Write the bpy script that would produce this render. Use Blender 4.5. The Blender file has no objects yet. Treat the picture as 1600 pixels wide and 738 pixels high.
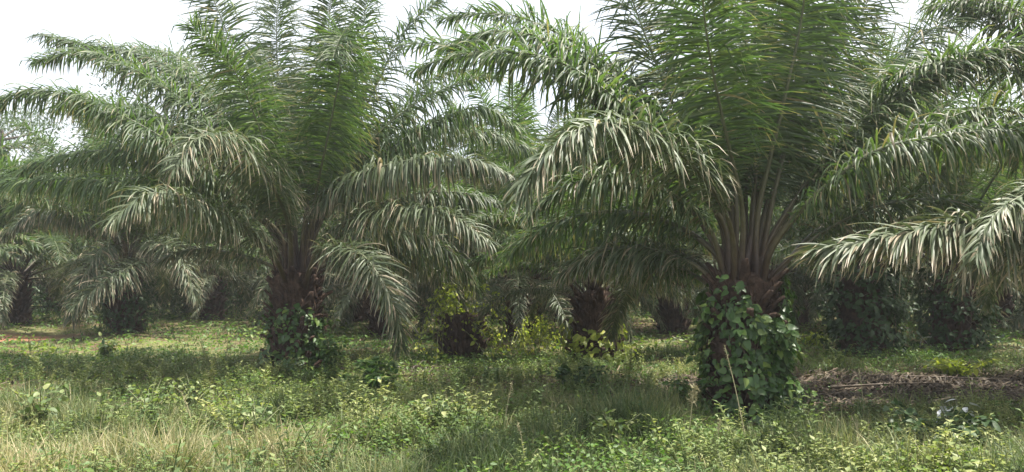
import bpy, math, random
import numpy as np
R = math.radians
PI = math.pi
# ------------------------------------------------------------------ camera
W, H, F = 1600.0, 738.0, 1250.0
HORIZON = 432.0
CAMZ = 1.62
PITCH = math.atan((HORIZON - H / 2) / F)
scene = bpy.context.scene
col = scene.collection
cam_d = bpy.data.cameras.new("camera")
cam_d.sensor_width = 36.0
cam_d.lens = 36.0 * F / W
cam_d.clip_start = 0.1
cam_d.clip_end = 3000.0
cam = bpy.data.objects.new("camera", cam_d)
cam.location = (0, 0, CAMZ)
cam.rotation_euler = (PI / 2 + PITCH, 0, 0)
col.objects.link(cam)
scene.camera = cam
# ------------------------------------------------------------------ world, sun, exposure
SUN_EL = R(68)
SUN_AZ = R(82)            # clockwise from straight ahead (+Y) towards the right (+X)
world = bpy.data.worlds.new("World")
scene.world = world
world.use_nodes = True
wn = world.node_tree
bg = wn.nodes["Background"]
sky = wn.nodes.new("ShaderNodeTexSky")
sky.sky_type = 'NISHITA'
sky.sun_disc = False
sky.sun_elevation = SUN_EL
sky.sun_rotation = SUN_AZ
sky.air_density = 1.0
sky.dust_density = 7.0
sky.ozone_density = 1.0
veil = wn.nodes.new("ShaderNodeTexNoise")          # thin bright cloud over most of the sky
veil.inputs["Scale"].default_value = 2.2; veil.inputs["Detail"].default_value = 5
vtc = wn.nodes.new("ShaderNodeTexCoord"); wn.links.new(vtc.outputs["Generated"], veil.inputs["Vector"])
vmr = wn.nodes.new("ShaderNodeMapRange"); vmr.inputs[1].default_value = .3; vmr.inputs[2].default_value = .7
vmr.inputs[3].default_value = .45; vmr.inputs[4].default_value = .9; wn.links.new(veil.outputs[0], vmr.inputs[0])
vmx = wn.nodes.new("ShaderNodeMix"); vmx.data_type = 'RGBA'; wn.links.new(vmr.outputs[0], vmx.inputs[0])
wn.links.new(sky.outputs[0], vmx.inputs[6]); vmx.inputs[7].default_value = (4.0, 4.15, 4.35, 1)
wn.links.new(vmx.outputs[2], bg.inputs[0])
bg.inputs[1].default_value = 0.15
sun_d = bpy.data.lights.new("sun", 'SUN')
sun_d.energy = 4.8
sun_d.angle = R(0.6)
sun_d.color = (1.0, 0.95, 0.86)
sun = bpy.data.objects.new("sun", sun_d)
sun.rotation_euler = (PI / 2 - SUN_EL, 0, PI - SUN_AZ)
col.objects.link(sun)
scene.view_settings.view_transform = 'Standard'
scene.view_settings.look = 'None'
scene.view_settings.gamma = 1.0
scene.view_settings.exposure = 1.32
scene.cycles.max_bounces = 6
scene.cycles.transparent_max_bounces = 4
scene.cycles.transmission_bounces = 4

# ------------------------------------------------------------------ helpers
CP, SP_ = math.cos(PITCH), math.sin(PITCH)
def at(px, py, Y):
    u = (px - W / 2) / F
    v = (H / 2 - py) / F
    d = np.array([u, CP - v * SP_, SP_ + v * CP])
    return np.array([0, 0, CAMZ]) + d * (Y / d[1])
def on_ground(px, py):
    u = (px - W / 2) / F
    v = (H / 2 - py) / F
    d = np.array([u, CP - v * SP_, SP_ + v * CP])
    t = -CAMZ / d[2]
    return np.array([d[0] * t, d[1] * t])
def gz(x, y):
    x = np.asarray(x, float); y = np.asarray(y, float)
    near = np.exp(-((y - 5.5) / 3.0) ** 2) * 0.10
    fade = np.clip(1.0 - (y - 60) / 60.0, 0, 1)
    return (0.05 * np.sin(x * 0.7 + 1.3) * np.cos(y * 0.53 + 0.4) + 0.035 * np.sin(x * 1.9 + y * 1.3) +
            0.02 * np.sin(x * 3.7 - y * 2.9 + 2.0)) * fade + near * 0.5
def norm(a):
    return a / np.maximum(np.linalg.norm(a, axis=-1, keepdims=True), 1e-9)
def mesh_np(name, V, Fq, mat, rnd=None, tt=None, parent=None, smooth=False, tri=None):
    me = bpy.data.meshes.new(name)
    V = np.asarray(V, np.float32).reshape(-1, 3)
    Fq = np.asarray(Fq, np.int32).reshape(-1, 4)
    nq = len(Fq)
    me.vertices.add(len(V))
    me.vertices.foreach_set("co", V.ravel())
    me.loops.add(nq * 4)
    me.polygons.add(nq)
    me.loops.foreach_set("vertex_index", Fq.ravel())
    me.polygons.foreach_set("loop_start", np.arange(0, nq * 4, 4, dtype=np.int32))
    if smooth:
        me.polygons.foreach_set("use_smooth", np.ones(nq, bool))
    if rnd is not None:
        a = me.attributes.new("rnd", 'FLOAT', 'POINT')
        a.data.foreach_set("value", np.asarray(rnd, np.float32).ravel())
    if tt is not None:
        a = me.attributes.new("tt", 'FLOAT', 'POINT')
        a.data.foreach_set("value", np.asarray(tt, np.float32).ravel())
    me.update(calc_edges=True)
    me.validate()
    me.materials.append(mat)
    o = bpy.data.objects.new(name, me)
    col.objects.link(o)
    if parent is not None:
        o.parent = parent
    return o
def tag(o, label=None, cat=None, group=None, kind=None):
    if label: o["label"] = label
    if cat: o["category"] = cat
    if group: o["group"] = group
    if kind: o["kind"] = kind
    return o
def empty(name, loc, label=None, cat=None, group=None, rz=0.0):
    o = bpy.data.objects.new(name, None)
    o.empty_display_size = 0.1
    o.location = tuple(float(c) for c in loc)
    o.rotation_euler = (0, 0, rz)
    col.objects.link(o)
    return tag(o, label, cat, group)
class Geo:
    """collects vertex / quad arrays"""
    def __init__(s):
        s.V, s.F, s.R, s.T, s.n = [], [], [], [], 0
    def add(s, V, Fq, r=0.5, t=0.5):
        V = np.asarray(V, float).reshape(-1, 3); Fq = np.asarray(Fq, int).reshape(-1, 4)
        s.V.append(V); s.F.append(Fq + s.n); s.n += len(V)
        s.R.append(np.broadcast_to(np.asarray(r, float).ravel(), (len(V),)) if np.size(r) in (1, len(V)) else r)
        s.T.append(np.broadcast_to(np.asarray(t, float).ravel(), (len(V),)))
    def build(s, name, mat, parent=None, smooth=False):
        return mesh_np(name, np.concatenate(s.V), np.concatenate(s.F), mat, np.concatenate(s.R), np.concatenate(s.T), parent, smooth)
def inst(geo, TV, TF, O, X, Y_, Z, S, rnd, TT):
    """copy the template (TV,TF) to frames O + v.x*X + v.y*Y + v.z*Z scaled by S (N,3)"""
    N = len(O); n = len(TV)
    v = TV[None] * S[:, None, :]
    P = O[:, None] + v[..., 0:1] * X[:, None] + v[..., 1:2] * Y_[:, None] + v[..., 2:3] * Z[:, None]
    Fq = TF[None] + (np.arange(N) * n)[:, None, None]
    geo.add(P.reshape(-1, 3), Fq.reshape(-1, 4), np.repeat(rnd, n), np.tile(TT, N))
def tube(geo, P, rad, sides=7, flat=1.0, r=0.5):
    P = np.asarray(P, float); K = len(P)
    T = norm(np.gradient(P, axis=0))
    ref = np.array([0.13, 0.31, 0.94]) if abs(T[0][2]) < 0.9 else np.array([0.94, 0.31, 0.13])
    A = norm(np.cross(T, ref)); B = np.cross(T, A)
    rad = np.broadcast_to(np.asarray(rad, float), (K,))
    a = np.arange(sides) / sides * 2 * PI
    V = P[:, None] + rad[:, None, None] * (np.cos(a)[None, :, None] * A[:, None] + flat * np.sin(a)[None, :, None] * B[:, None])
    i = np.arange(K - 1)[:, None] * sides; j = np.arange(sides)[None]
    Fq = np.stack([i + j, i + (j + 1) % sides, i + sides + (j + 1) % sides, i + sides + j], -1)
    geo.add(V.reshape(-1, 3), Fq.reshape(-1, 4), r, np.repeat(np.linspace(0, 1, K), sides))
def crom(P, n):
    P = np.asarray(P, float)
    d = np.concatenate([[0], np.cumsum(np.linalg.norm(np.diff(P, axis=0), axis=1) ** 0.5 + 1e-6)])
    Q = np.vstack([2 * P[0] - P[1], P, 2 * P[-1] - P[-2]])
    k = len(P) - 1
    out = []
    m = np.linspace(0, k - 1e-6, n * 4)
    for u in m:
        i = int(u); t = u - i
        p0, p1, p2, p3 = Q[i], Q[i + 1], Q[i + 2], Q[i + 3]
        out.append(0.5 * ((2 * p1) + (-p0 + p2) * t + (2 * p0 - 5 * p1 + 4 * p2 - p3) * t * t + (-p0 + 3 * p1 - 3 * p2 + p3) * t ** 3))
    out = np.array(out)
    s = np.concatenate([[0], np.cumsum(np.linalg.norm(np.diff(out, axis=0), axis=1))])
    q = np.linspace(0, s[-1], n)
    return np.stack([np.interp(q, s, out[:, c]) for c in range(3)], 1), s[-1]

# ------------------------------------------------------------------ materials
def new_mat(name):
    m = bpy.data.materials.new(name); m.use_nodes = True
    nt = m.node_tree
    return m, nt, nt.nodes["Principled BSDF"], nt.nodes["Material Output"]
def ramp(nt, src, stops):
    r = nt.nodes.new("ShaderNodeValToRGB")
    e = r.color_ramp.elements
    e[0].position, e[0].color = stops[0][0], (*stops[0][1], 1)
    e[1].position, e[1].color = stops[-1][0], (*stops[-1][1], 1)
    for p, c in stops[1:-1]:
        x = e.new(p); x.color = (*c, 1)
    nt.links.new(src, r.inputs[0])
    return r.outputs[0]
def mixc(nt, fac, a, b, mode='MIX'):
    m = nt.nodes.new("ShaderNodeMix"); m.data_type = 'RGBA'; m.blend_type = mode
    for s, v in ((m.inputs[0], fac), (m.inputs[6], a), (m.inputs[7], b)):
        if isinstance(v, (int, float)): s.default_value = v
        elif isinstance(v, tuple): s.default_value = (*v, 1)
        else: nt.links.new(v, s)
    return m.outputs[2]
def noise(nt, scale, detail=4, rough=0.55, coord='Object'):
    t = nt.nodes.new("ShaderNodeTexCoord"); n = nt.nodes.new("ShaderNodeTexNoise")
    n.inputs["Scale"].default_value = scale; n.inputs["Detail"].default_value = detail; n.inputs["Roughness"].default_value = rough
    nt.links.new(t.outputs[coord], n.inputs["Vector"])
    return n.outputs[0]
def leaf_mat(name, stops, tip=None, tip_at=0.75, rough=0.42, trans=0.3, transcol=None, spec=0.5, objvar=0.0):
    m, nt, b, out = new_mat(name)
    a = nt.nodes.new("ShaderNodeAttribute"); a.attribute_name = "rnd"
    c = ramp(nt, a.outputs["Fac"], stops)
    if objvar:
        oi = nt.nodes.new("ShaderNodeObjectInfo")
        hs = nt.nodes.new("ShaderNodeHueSaturation")
        mr = nt.nodes.new("ShaderNodeMapRange")
        mr.inputs[3].default_value = 1 - objvar; mr.inputs[4].default_value = 1 + objvar
        nt.links.new(oi.outputs["Random"], mr.inputs[0]); nt.links.new(mr.outputs[0], hs.inputs["Value"])
        nt.links.new(c, hs.inputs["Color"]); c = hs.outputs[0]
    if tip:
        t = nt.nodes.new("ShaderNodeAttribute"); t.attribute_name = "tt"
        mr = nt.nodes.new("ShaderNodeMapRange"); mr.inputs[1].default_value = tip_at; mr.inputs[2].default_value = 1.05
        ad = nt.nodes.new("ShaderNodeMath"); ad.operation = 'MULTIPLY_ADD'
        nt.links.new(a.outputs["Fac"], ad.inputs[0]); ad.inputs[1].default_value = 0.25
        nt.links.new(t.outputs["Fac"], ad.inputs[2]); nt.links.new(ad.outputs[0], mr.inputs[0])
        c = mixc(nt, mr.outputs[0], c, tip)
    nt.links.new(c, b.inputs["Base Color"])
    b.inputs["Roughness"].default_value = rough
    b.inputs["Specular IOR Level"].default_value = spec
    tr = nt.nodes.new("ShaderNodeBsdfTranslucent")
    tc = mixc(nt, 1.0, c, transcol or (1.6, 1.8, 0.8), 'MULTIPLY')
    nt.links.new(tc, tr.inputs[0])
    mx = nt.nodes.new("ShaderNodeMixShader"); mx.inputs[0].default_value = trans
    nt.links.new(b.outputs[0], mx.inputs[1]); nt.links.new(tr.outputs[0], mx.inputs[2])
    nt.links.new(mx.outputs[0], out.inputs[0])
    return m
M = {}
M['frond'] = leaf_mat("palm_leaflets", [(0, (0.034, 0.064, 0.026)), (0.5, (0.060, 0.096, 0.032)), (0.9, (0.105, 0.132, 0.044)), (1, (0.15, 0.125, 0.075))],
                      tip=(0.20, 0.17, 0.10), tip_at=0.92, rough=0.48, trans=0.33, transcol=(1.9, 2.2, 0.95), spec=0.4, objvar=0.16)
M['frond_old'] = leaf_mat("old_palm_leaflets", [(0, (0.045, 0.07, 0.032)), (0.6, (0.08, 0.105, 0.05)), (0.9, (0.13, 0.14, 0.08)), (1, (0.24, 0.20, 0.13))],
                      tip=(0.28, 0.23, 0.16), tip_at=0.85, rough=0.5, trans=0.22, transcol=(1.4, 1.5, 0.9), spec=0.42, objvar=0.15)
M['frond_dead'] = leaf_mat("dry_palm_leaflets", [(0, (0.035, 0.027, 0.02)), (0.6, (0.08, 0.062, 0.045)), (1, (0.18, 0.15, 0.11))],
                      rough=0.6, trans=0.12, transcol=(1.2, 1.1, 0.8), spec=0.3, objvar=0.15)
M['vine'] = leaf_mat("vine_leaves", [(0, (0.022, 0.055, 0.014)), (0.6, (0.055, 0.115, 0.025)), (1, (0.15, 0.21, 0.045))], rough=0.42, trans=0.28, spec=0.45)
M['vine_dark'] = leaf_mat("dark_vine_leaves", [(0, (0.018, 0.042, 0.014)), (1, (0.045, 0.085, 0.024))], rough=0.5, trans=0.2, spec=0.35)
M['vine_gold_sunpaint'] = leaf_mat("yellow_vine_leaves_sunpaint", [(0, (0.14, 0.19, 0.03)), (0.6, (0.27, 0.31, 0.05)), (1, (0.42, 0.42, 0.09))], rough=0.45, trans=0.42, spec=0.4)  # yellow green leaves, colour brightened in place of the blocked sunlight
M['grass'] = leaf_mat("grass_blades", [(0, (0.055, 0.09, 0.035)), (0.4, (0.115, 0.145, 0.06)), (0.7, (0.23, 0.225, 0.105)), (1, (0.44, 0.37, 0.23))],
                      rough=0.55, trans=0.3, transcol=(1.3, 1.4, 0.8), spec=0.3)
M['weed'] = leaf_mat("weed_leaves", [(0, (0.05, 0.095, 0.035)), (0.5, (0.13, 0.18, 0.065)), (1, (0.31, 0.32, 0.13))], rough=0.5, trans=0.33, transcol=(1.4, 1.5, 0.7), spec=0.35)
M['cover'] = leaf_mat("ground_cover_leaves", [(0, (0.04, 0.09, 0.02)), (0.5, (0.08, 0.15, 0.03)), (1, (0.19, 0.23, 0.05))], rough=0.5, trans=0.3, spec=0.35)
M['litter'] = leaf_mat("dry_litter", [(0, (0.025, 0.018, 0.013)), (0.6, (0.06, 0.044, 0.031)), (1, (0.19, 0.15, 0.10))], rough=0.75, trans=0.08, transcol=(1, 1, 1), spec=0.25)
M['farleaf'] = leaf_mat("distant_tree_leaves", [(0, (0.03, 0.06, 0.022)), (1, (0.07, 0.11, 0.04))], rough=0.5, trans=0.25, spec=0.4)

def bark_mat(name, c0, c1, c2, sc=9.0):
    m, nt, b, out = new_mat(name)
    n = noise(nt, sc, 6, 0.65)
    c = ramp(nt, n, [(0.28, c0), (0.5, c1), (0.75, c2)])
    nt.links.new(c, b.inputs["Base Color"]); b.inputs["Roughness"].default_value = 0.9
    b.inputs["Specular IOR Level"].default_value = 0.2
    bp = nt.nodes.new("ShaderNodeBump"); bp.inputs["Strength"].default_value = 0.7; bp.inputs["Distance"].default_value = 0.03
    nt.links.new(noise(nt, sc * 4, 5, 0.7), bp.inputs["Height"]); nt.links.new(bp.outputs[0], b.inputs["Normal"])
    return m
M['trunk'] = bark_mat("fibrous_palm_trunk", (0.02, 0.013, 0.010), (0.055, 0.035, 0.026), (0.13, 0.085, 0.06))
M['bark'] = bark_mat("tree_bark", (0.05, 0.04, 0.03), (0.10, 0.08, 0.06), (0.18, 0.15, 0.12))
def rachis_mat():
    m, nt, b, out = new_mat("frond_midrib")
    t = nt.nodes.new("ShaderNodeAttribute"); t.attribute_name = "tt"
    n = noise(nt, 14, 4)
    c = ramp(nt, t.outputs["Fac"], [(0.0, (0.035, 0.02, 0.015)), (0.07, (0.055, 0.034, 0.021)), (0.16, (0.080, 0.068, 0.034)), (0.3, (0.075, 0.08, 0.035)), (0.6, (0.085, 0.10, 0.05)), (1, (0.11, 0.13, 0.06))])
    c = mixc(nt, 0.6, c, ramp(nt, n, [(0.3, (0.45, 0.45, 0.45)), (0.75, (1.25, 1.25, 1.2))]), 'MULTIPLY')
    nt.links.new(c, b.inputs["Base Color"]); b.inputs["Roughness"].default_value = 0.5
    return m
M['rachis'] = rachis_mat()
def stem_mat(name, c):
    m, nt, b, out = new_mat(name)
    n = noise(nt, 20, 3)
    nt.links.new(ramp(nt, n, [(0.3, tuple(x * 0.6 for x in c)), (0.7, tuple(x * 1.2 for x in c))]), b.inputs["Base Color"])
    b.inputs["Roughness"].default_value = 0.65
    return m
M['stem'] = stem_mat("green_stem", (0.13, 0.15, 0.06))
M['straw'] = stem_mat("straw_stalk", (0.42, 0.38, 0.22))
M['pale'] = stem_mat("pale_leaf_and_glint", (0.62, 0.64, 0.62))  # whitish sprig leaves, also the reflection painted on the curled leaf
M['woody'] = stem_mat("woody_stem", (0.11, 0.08, 0.05))

def ground_mat():
    m, nt, b, out = new_mat("plantation_ground")
    g = noise(nt, 0.55, 6, 0.6)
    fine = noise(nt, 9, 6, 0.7)
    c1 = ramp(nt, fine, [(0.3, (0.07, 0.08, 0.03)), (0.55, (0.14, 0.14, 0.06)), (0.75, (0.26, 0.22, 0.12))])
    c2 = ramp(nt, fine, [(0.3, (0.06, 0.04, 0.025)), (0.6, (0.14, 0.10, 0.06)), (0.8, (0.24, 0.19, 0.12))])
    f = ramp(nt, g, [(0.46, (0, 0, 0)), (0.60, (1, 1, 1))])
    c = mixc(nt, f, c1, c2)
    # laterite soil of the track at the left edge and the bare litter belt at the right: soils with their own places
    def blob(cx, cy, rx, ry, wob=0.5):
        tc = nt.nodes.new("ShaderNodeTexCoord"); mp = nt.nodes.new("ShaderNodeMapping")
        mp.inputs["Location"].default_value = (-cx / rx, -cy / ry, 0); mp.inputs["Scale"].default_value = (1 / rx, 1 / ry, 0)
        nt.links.new(tc.outputs["Object"], mp.inputs[0])
        ln = nt.nodes.new("ShaderNodeVectorMath"); ln.operation = 'LENGTH'; nt.links.new(mp.outputs[0], ln.inputs[0])
        ad = nt.nodes.new("ShaderNodeMath"); ad.operation = 'MULTIPLY_ADD'
        nt.links.new(noise(nt, 1.4, 5, 0.6), ad.inputs[0]); ad.inputs[1].default_value = wob; nt.links.new(ln.outputs["Value"], ad.inputs[2])
        mr = nt.nodes.new("ShaderNodeMapRange"); mr.inputs[1].default_value = 1.3; mr.inputs[2].default_value = 1.0
        nt.links.new(ad.outputs[0], mr.inputs[0]); return mr.outputs[0]
    p = on_ground(-30, 530)
    c = mixc(nt, blob(p[0], p[1], 1.8, 2.2), c, ramp(nt, fine, [(0.3, (0.20, 0.09, 0.05)), (0.7, (0.36, 0.19, 0.12))]))
    p = on_ground(1480, 612)
    c = mixc(nt, blob(p[0], p[1], 4.4, 2.3), c, ramp(nt, fine, [(0.3, (0.05, 0.035, 0.028)), (0.7, (0.17, 0.115, 0.08))]))
    nt.links.new(c, b.inputs["Base Color"]); b.inputs["Roughness"].default_value = 0.95
    b.inputs["Specular IOR Level"].default_value = 0.15
    bp = nt.nodes.new("ShaderNodeBump"); bp.inputs["Strength"].default_value = 0.8; bp.inputs["Distance"].default_value = 0.05
    nt.links.new(fine, bp.inputs["Height"]); nt.links.new(bp.outputs[0], b.inputs["Normal"])
    return m

# ------------------------------------------------------------------ ground sheet
def build_ground():
    xs = np.concatenate([np.linspace(-900, -45, 12), np.linspace(-40, 40, 161), np.linspace(45, 900, 12)])
    ys = np.concatenate([np.linspace(-300, -6, 8), np.linspace(-4, 60, 129), np.linspace(65, 1500, 16)])
    X, Y = np.meshgrid(xs, ys)
    V = np.stack([X, Y, gz(X, Y)], -1).reshape(-1, 3)
    nx, ny = len(xs), len(ys)
    i = np.arange(ny - 1)[:, None] * nx; j = np.arange(nx - 1)[None]
    Fq = np.stack([i + j, i + j + 1, i + nx + j + 1, i + nx + j], -1).reshape(-1, 4)
    o = mesh_np("ground", V, Fq, ground_mat(), smooth=True)
    tag(o, "grassy plantation ground with patches of bare reddish soil", "ground", kind="structure")
build_ground()

# ------------------------------------------------------------------ palm fronds
UP = np.array([0.0, 0.0, 1.0])
def frond_geo(P, L, n_side, maxlen, droop, hw, rng, bare=0.21, az=None, old=0.0, thin=1.0, fw=84.0):
    """leaflets along path P (K,3), length L; returns Geo of V-folded leaflets in several planes"""
    K = len(P)
    T = norm(np.gradient(P, axis=0))
    if az is None:
        a = P[-1] - P[0]; a = np.array([a[0], a[1], 0.0]); a = a / max(np.linalg.norm(a), 1e-6)
    else:
        a = np.array([math.cos(az), math.sin(az), 0.0])
    ap = np.cross(a, UP)
    geo = Geo()
    for sgn in (-1, 1):
        s = np.linspace(0, 1, n_side) + rng.normal(0, 0.35 / n_side, n_side)
        s = np.clip(s, 0, 1)
        keep = rng.random(n_side) < thin
        s = s[keep]; n = len(s)
        u = bare + (1 - bare) * s
        q = u * (K - 1)
        i0 = np.clip(q.astype(int), 0, K - 2); fr = (q - i0)[:, None]
        p = P[i0] * (1 - fr) + P[i0 + 1] * fr
        t = norm(T[i0] * (1 - fr) + T[i0 + 1] * fr)
        side = norm(ap[None] - (t @ ap)[:, None] * t)
        N = np.cross(side, t)
        prof = np.where(s < 0.3, 0.16 + 0.84 * np.sin(s / 0.3 * PI / 2) ** 1.3, 1 - 0.55 * ((s - 0.3) / 0.7) ** 2.0)
        ln = maxlen * prof * rng.uniform(0.66, 1.12, n)
        fwd = np.radians(fw - 40 * fw / 84 * s ** 2.2 + rng.normal(0, 6, n))
        el = np.radians(rng.choice([-25, 2, 26, 52], n, p=[.25, .32, .25, .18]) + rng.normal(0, 10, n))
        d0 = np.cos(fwd)[:, None] * t + np.sin(fwd)[:, None] * (np.cos(el)[:, None] * side * sgn + np.sin(el)[:, None] * N)
        dr = droop * rng.uniform(0.6, 1.5, n) * (0.55 + 0.45 * prof)
        brk = rng.random(n) < 0.07 + 0.12 * old
        dr = np.where(brk, dr * 3.2, dr)
        kink = np.where(rng.random(n) < .3, rng.uniform(1.5, 4.5, n), 0.0); kx = rng.uniform(.35, .75, n)
        NS = 5
        h = ln / NS
        pos = [p]; dirs = []
        for j in range(NS):
            x = (j + 0.5) / NS
            d = norm(d0 * (1 - .35 * x) + (dr * (x ** .9) * 1.5 + kink * (x > kx) * .45)[:, None] * np.array([0, 0, -1.0]))
            dirs.append(d); pos.append(pos[-1] + d * h[:, None])
        dirs.append(dirs[-1])
        wprof = [0.35, 0.95, 1.0, 0.82, 0.5, 0.04]
        tw = rng.normal(0, 0.35, n)
        hwid = hw * rng.uniform(0.75, 1.2, n) * (0.6 + 0.4 * prof)
        VV = []
        for j in range(NS + 1):
            d = dirs[j]
            w = norm(t - np.sum(t * d, 1, keepdims=True) * d)
            m = np.cross(w, d) * sgn
            m = np.where((m[:, 2:3] < 0) & (np.abs(m[:, 2:3]) > 0.3), -m, m)
            ang = (tw * (0.5 + j / NS))[:, None]
            w2 = np.cos(ang) * w + np.sin(ang) * m
            m2 = -np.sin(ang) * w + np.cos(ang) * m
            ww = (hwid * wprof[j])[:, None]
            VV += [pos[j] - w2 * ww - m2 * ww * 0.45, pos[j], pos[j] + w2 * ww - m2 * ww * 0.45]
        V = np.stack(VV, 1)                     # n, 18, 3
        TF = []
        for j in range(NS):
            b0 = 3 * j
            TF += [[b0, b0 + 1, b0 + 4, b0 + 3], [b0 + 1, b0 + 2, b0 + 5, b0 + 4]]
        TF = np.array(TF)
        nv = 3 * (NS + 1)
        Fq = TF[None] + (np.arange(n) * nv)[:, None, None]
        rr = np.where(rng.random(n) < .010 + .07 * old, 1.0, np.clip(rng.beta(2, 2.6, n) * .9 + 0.12 * old, 0, .9))
        geo.add(V.reshape(-1, 3), Fq.reshape(-1, 4), np.repeat(rr, nv), np.tile(np.repeat(np.arange(NS + 1) / NS, 3), n))
    return geo
def rachis_geo(P, r0=0.045):
    g = Geo(); K = len(P); x = np.linspace(0, 1, K)
    rad = r0 * (0.12 + 0.88 * (1 - x) ** 1.15) + 0.022 * np.exp(-x / 0.04)
    tube(g, P, rad, 7, 0.62)
    return g
def arc_path(e0, bend, L, K=36, pw=1.4, sway=0.0):
    s = np.linspace(0, 1, K)
    ang = e0 - bend * s ** pw
    dx = np.cos(ang); dz = np.sin(ang)
    st = L / (K - 1)
    X = np.concatenate([[0], np.cumsum((dx[1:] + dx[:-1]) / 2 * st)])
    Z = np.concatenate([[0], np.cumsum((dz[1:] + dz[:-1]) / 2 * st)])
    return np.stack([X, sway * s ** 2 * L, Z], 1)

# template fronds (grow along +X from the origin); shared by all the palms
TEMPL = []   # (elevation class, leaflets mesh, rachis mesh)
def make_templates(n_side, hw, seed, tagn):
    rng = np.random.default_rng(seed)
    out = []
    for k, (e0, bend, L, old) in enumerate([
            (86, 22, 4.6, 0), (80, 34, 5.0, 0), (72, 48, 5.1, 0), (74, 66, 5.2, 0), (62, 60, 5.1, 0), (60, 85, 5.0, .2),
            (50, 70, 4.9, .3), (46, 96, 4.8, .4), (34, 74, 4.7, .6), (30, 100, 4.5, .7), (18, 85, 4.2, 1), (12, 98, 3.8, 1)]):
        P = arc_path(R(e0), R(bend), L, sway=rng.uniform(-.06, .06))
        g = frond_geo(P, L, n_side, 0.80 - .28 * old, 0.28 + 0.5 * (1 - e0 / 90), hw, rng, az=0.0, old=old)
        mat = M['frond'] if old < 0.65 else M['frond_old']
        fo = g.build("frond", mat); ro = rachis_geo(P).build("midrib", M['rachis'], smooth=True)
        fm, rm = fo.data, ro.data
        bpy.data.objects.remove(fo); bpy.data.objects.remove(ro)
        out.append((e0, fm, rm))
    return out
TN = make_templates(190, 0.0165, 11, "near")
TF_ = make_templates(90, 0.029, 12, "far")

def add_frond(root, mesh_pair, loc, az, sc, roll=0.0, midrib=True, tiltfix=0.0):
    f = bpy.data.objects.new("frond", mesh_pair[0]); col.objects.link(f)
    f.parent = root; f.location = loc; f.rotation_euler = (roll, tiltfix, az); f.scale = (sc, sc, sc)
    if midrib:
        m = bpy.data.objects.new("midrib", mesh_pair[1]); col.objects.link(m); m.parent = f
    return f
def crown(root, h, n, seed, tpl, az_ok=None, sc=1.0, midrib=True, rad=0.16, lowest=11):
    rnd = random.Random(seed)
    a0 = rnd.uniform(0, 6.28)
    for k in range(n):
        x = (k + 0.5) / n
        az = a0 + k * 2.39996 + rnd.uniform(-.12, .12)
        idx = min(lowest, max(0, int(round(x * 12 - 0.5 + rnd.uniform(-.7, .7)))))
        if az_ok and not az_ok(az % (2 * PI), idx): continue
        z = h + 0.22 - 0.42 * x
        r = rad * (0.3 + 0.9 * x)
        e, fm, rm = tpl[idx]
        add_frond(root, (fm, rm), (r * math.cos(az), r * math.sin(az), z), az, sc * rnd.uniform(0.86, 1.08), rnd.uniform(-.16, .16), midrib)

def trunk_geo(h, r, seed, stubs=110):
    rng = np.random.default_rng(seed)
    g = Geo()
    zz = np.linspace(-0.15, h + 0.15, 16)
    P = np.stack([0.04 * np.sin(zz * 2 + seed), 0.04 * np.cos(zz * 1.7), zz], 1)
    rad = r * (1.12 - 0.22 * (zz / h)) * (1 + 0.06 * np.sin(zz * 9)); rad[-1] *= 0.5
    tube(g, P, rad, 18)
    # old leaf bases: curved wedge stubs spiralling up the trunk
    TV = np.array([[-1, 0, 0], [1, 0, 0], [1, .6, 0], [-1, .6, 0],
                   [-.8, .55, 1], [.8, .55, 1], [.75, 1.1, .95], [-.75, 1.1, .95],
                   [-.45, 1.5, 1.9], [.45, 1.5, 1.9], [.4, 1.8, 1.75], [-.4, 1.8, 1.75]], float)
    TFq = np.array([[0, 1, 5, 4], [1, 2, 6, 5], [2, 3, 7, 6], [3, 0, 4, 7], [4, 5, 9, 8], [5, 6, 10, 9], [6, 7, 11, 10], [7, 4, 8, 11], [8, 9, 10, 11]])
    k = np.arange(stubs); az = k * 2.39996 + rng.normal(0, .12, stubs)
    z = (k + .5) / stubs * (h + 0.02)
    rr = r * (1.08 - 0.22 * z / h)
    out = np.stack([np.cos(az), np.sin(az), 0 * az], 1)
    O = out * (rr * 0.86)[:, None] + np.stack([0 * z, 0 * z, z], 1)
    X = np.stack([-np.sin(az), np.cos(az), rng.normal(0, .18, stubs)], 1)
    lean = rng.normal(0, .2, stubs)[:, None]
    Y_ = norm(out + lean * UP); Z = norm(UP + 0.2 * out - lean * out)
    S = np.stack([rng.uniform(.05, .085, stubs), rng.uniform(.07, .12, stubs), rng.uniform(.08, .16, stubs)], 1)
    inst(g, TV, TFq, O, X, Y_, Z, S, rng.random(stubs), np.zeros(12))
    # hanging fibres
    nf = int(stubs * 7)
    az = rng.uniform(0, 2 * PI, nf); z = rng.uniform(0.1, h + 0.15, nf)
    out = np.stack([np.cos(az), np.sin(az), 0 * az], 1)
    TV2 = np.array([[-1, 0, 0], [1, 0, 0], [.9, .5, -.5], [-.9, .5, -.5], [.2, .65, -1], [-.2, .65, -1]], float)
    TF2 = np.array([[0, 1, 2, 3], [3, 2, 4, 5]])
    O = out * (r * 1.02) + np.stack([0 * z, 0 * z, z], 1)
    S = np.stack([rng.uniform(.003, .012, nf), rng.uniform(.03, .16, nf), rng.uniform(-.28, .3, nf)], 1)
    X = np.stack([-np.sin(az), np.cos(az), rng.normal(0, .5, nf)], 1)
    inst(g, TV2, TF2, O, X, out, np.tile(UP, (nf, 1)), S, rng.random(nf), np.zeros(6))
    return g

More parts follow.
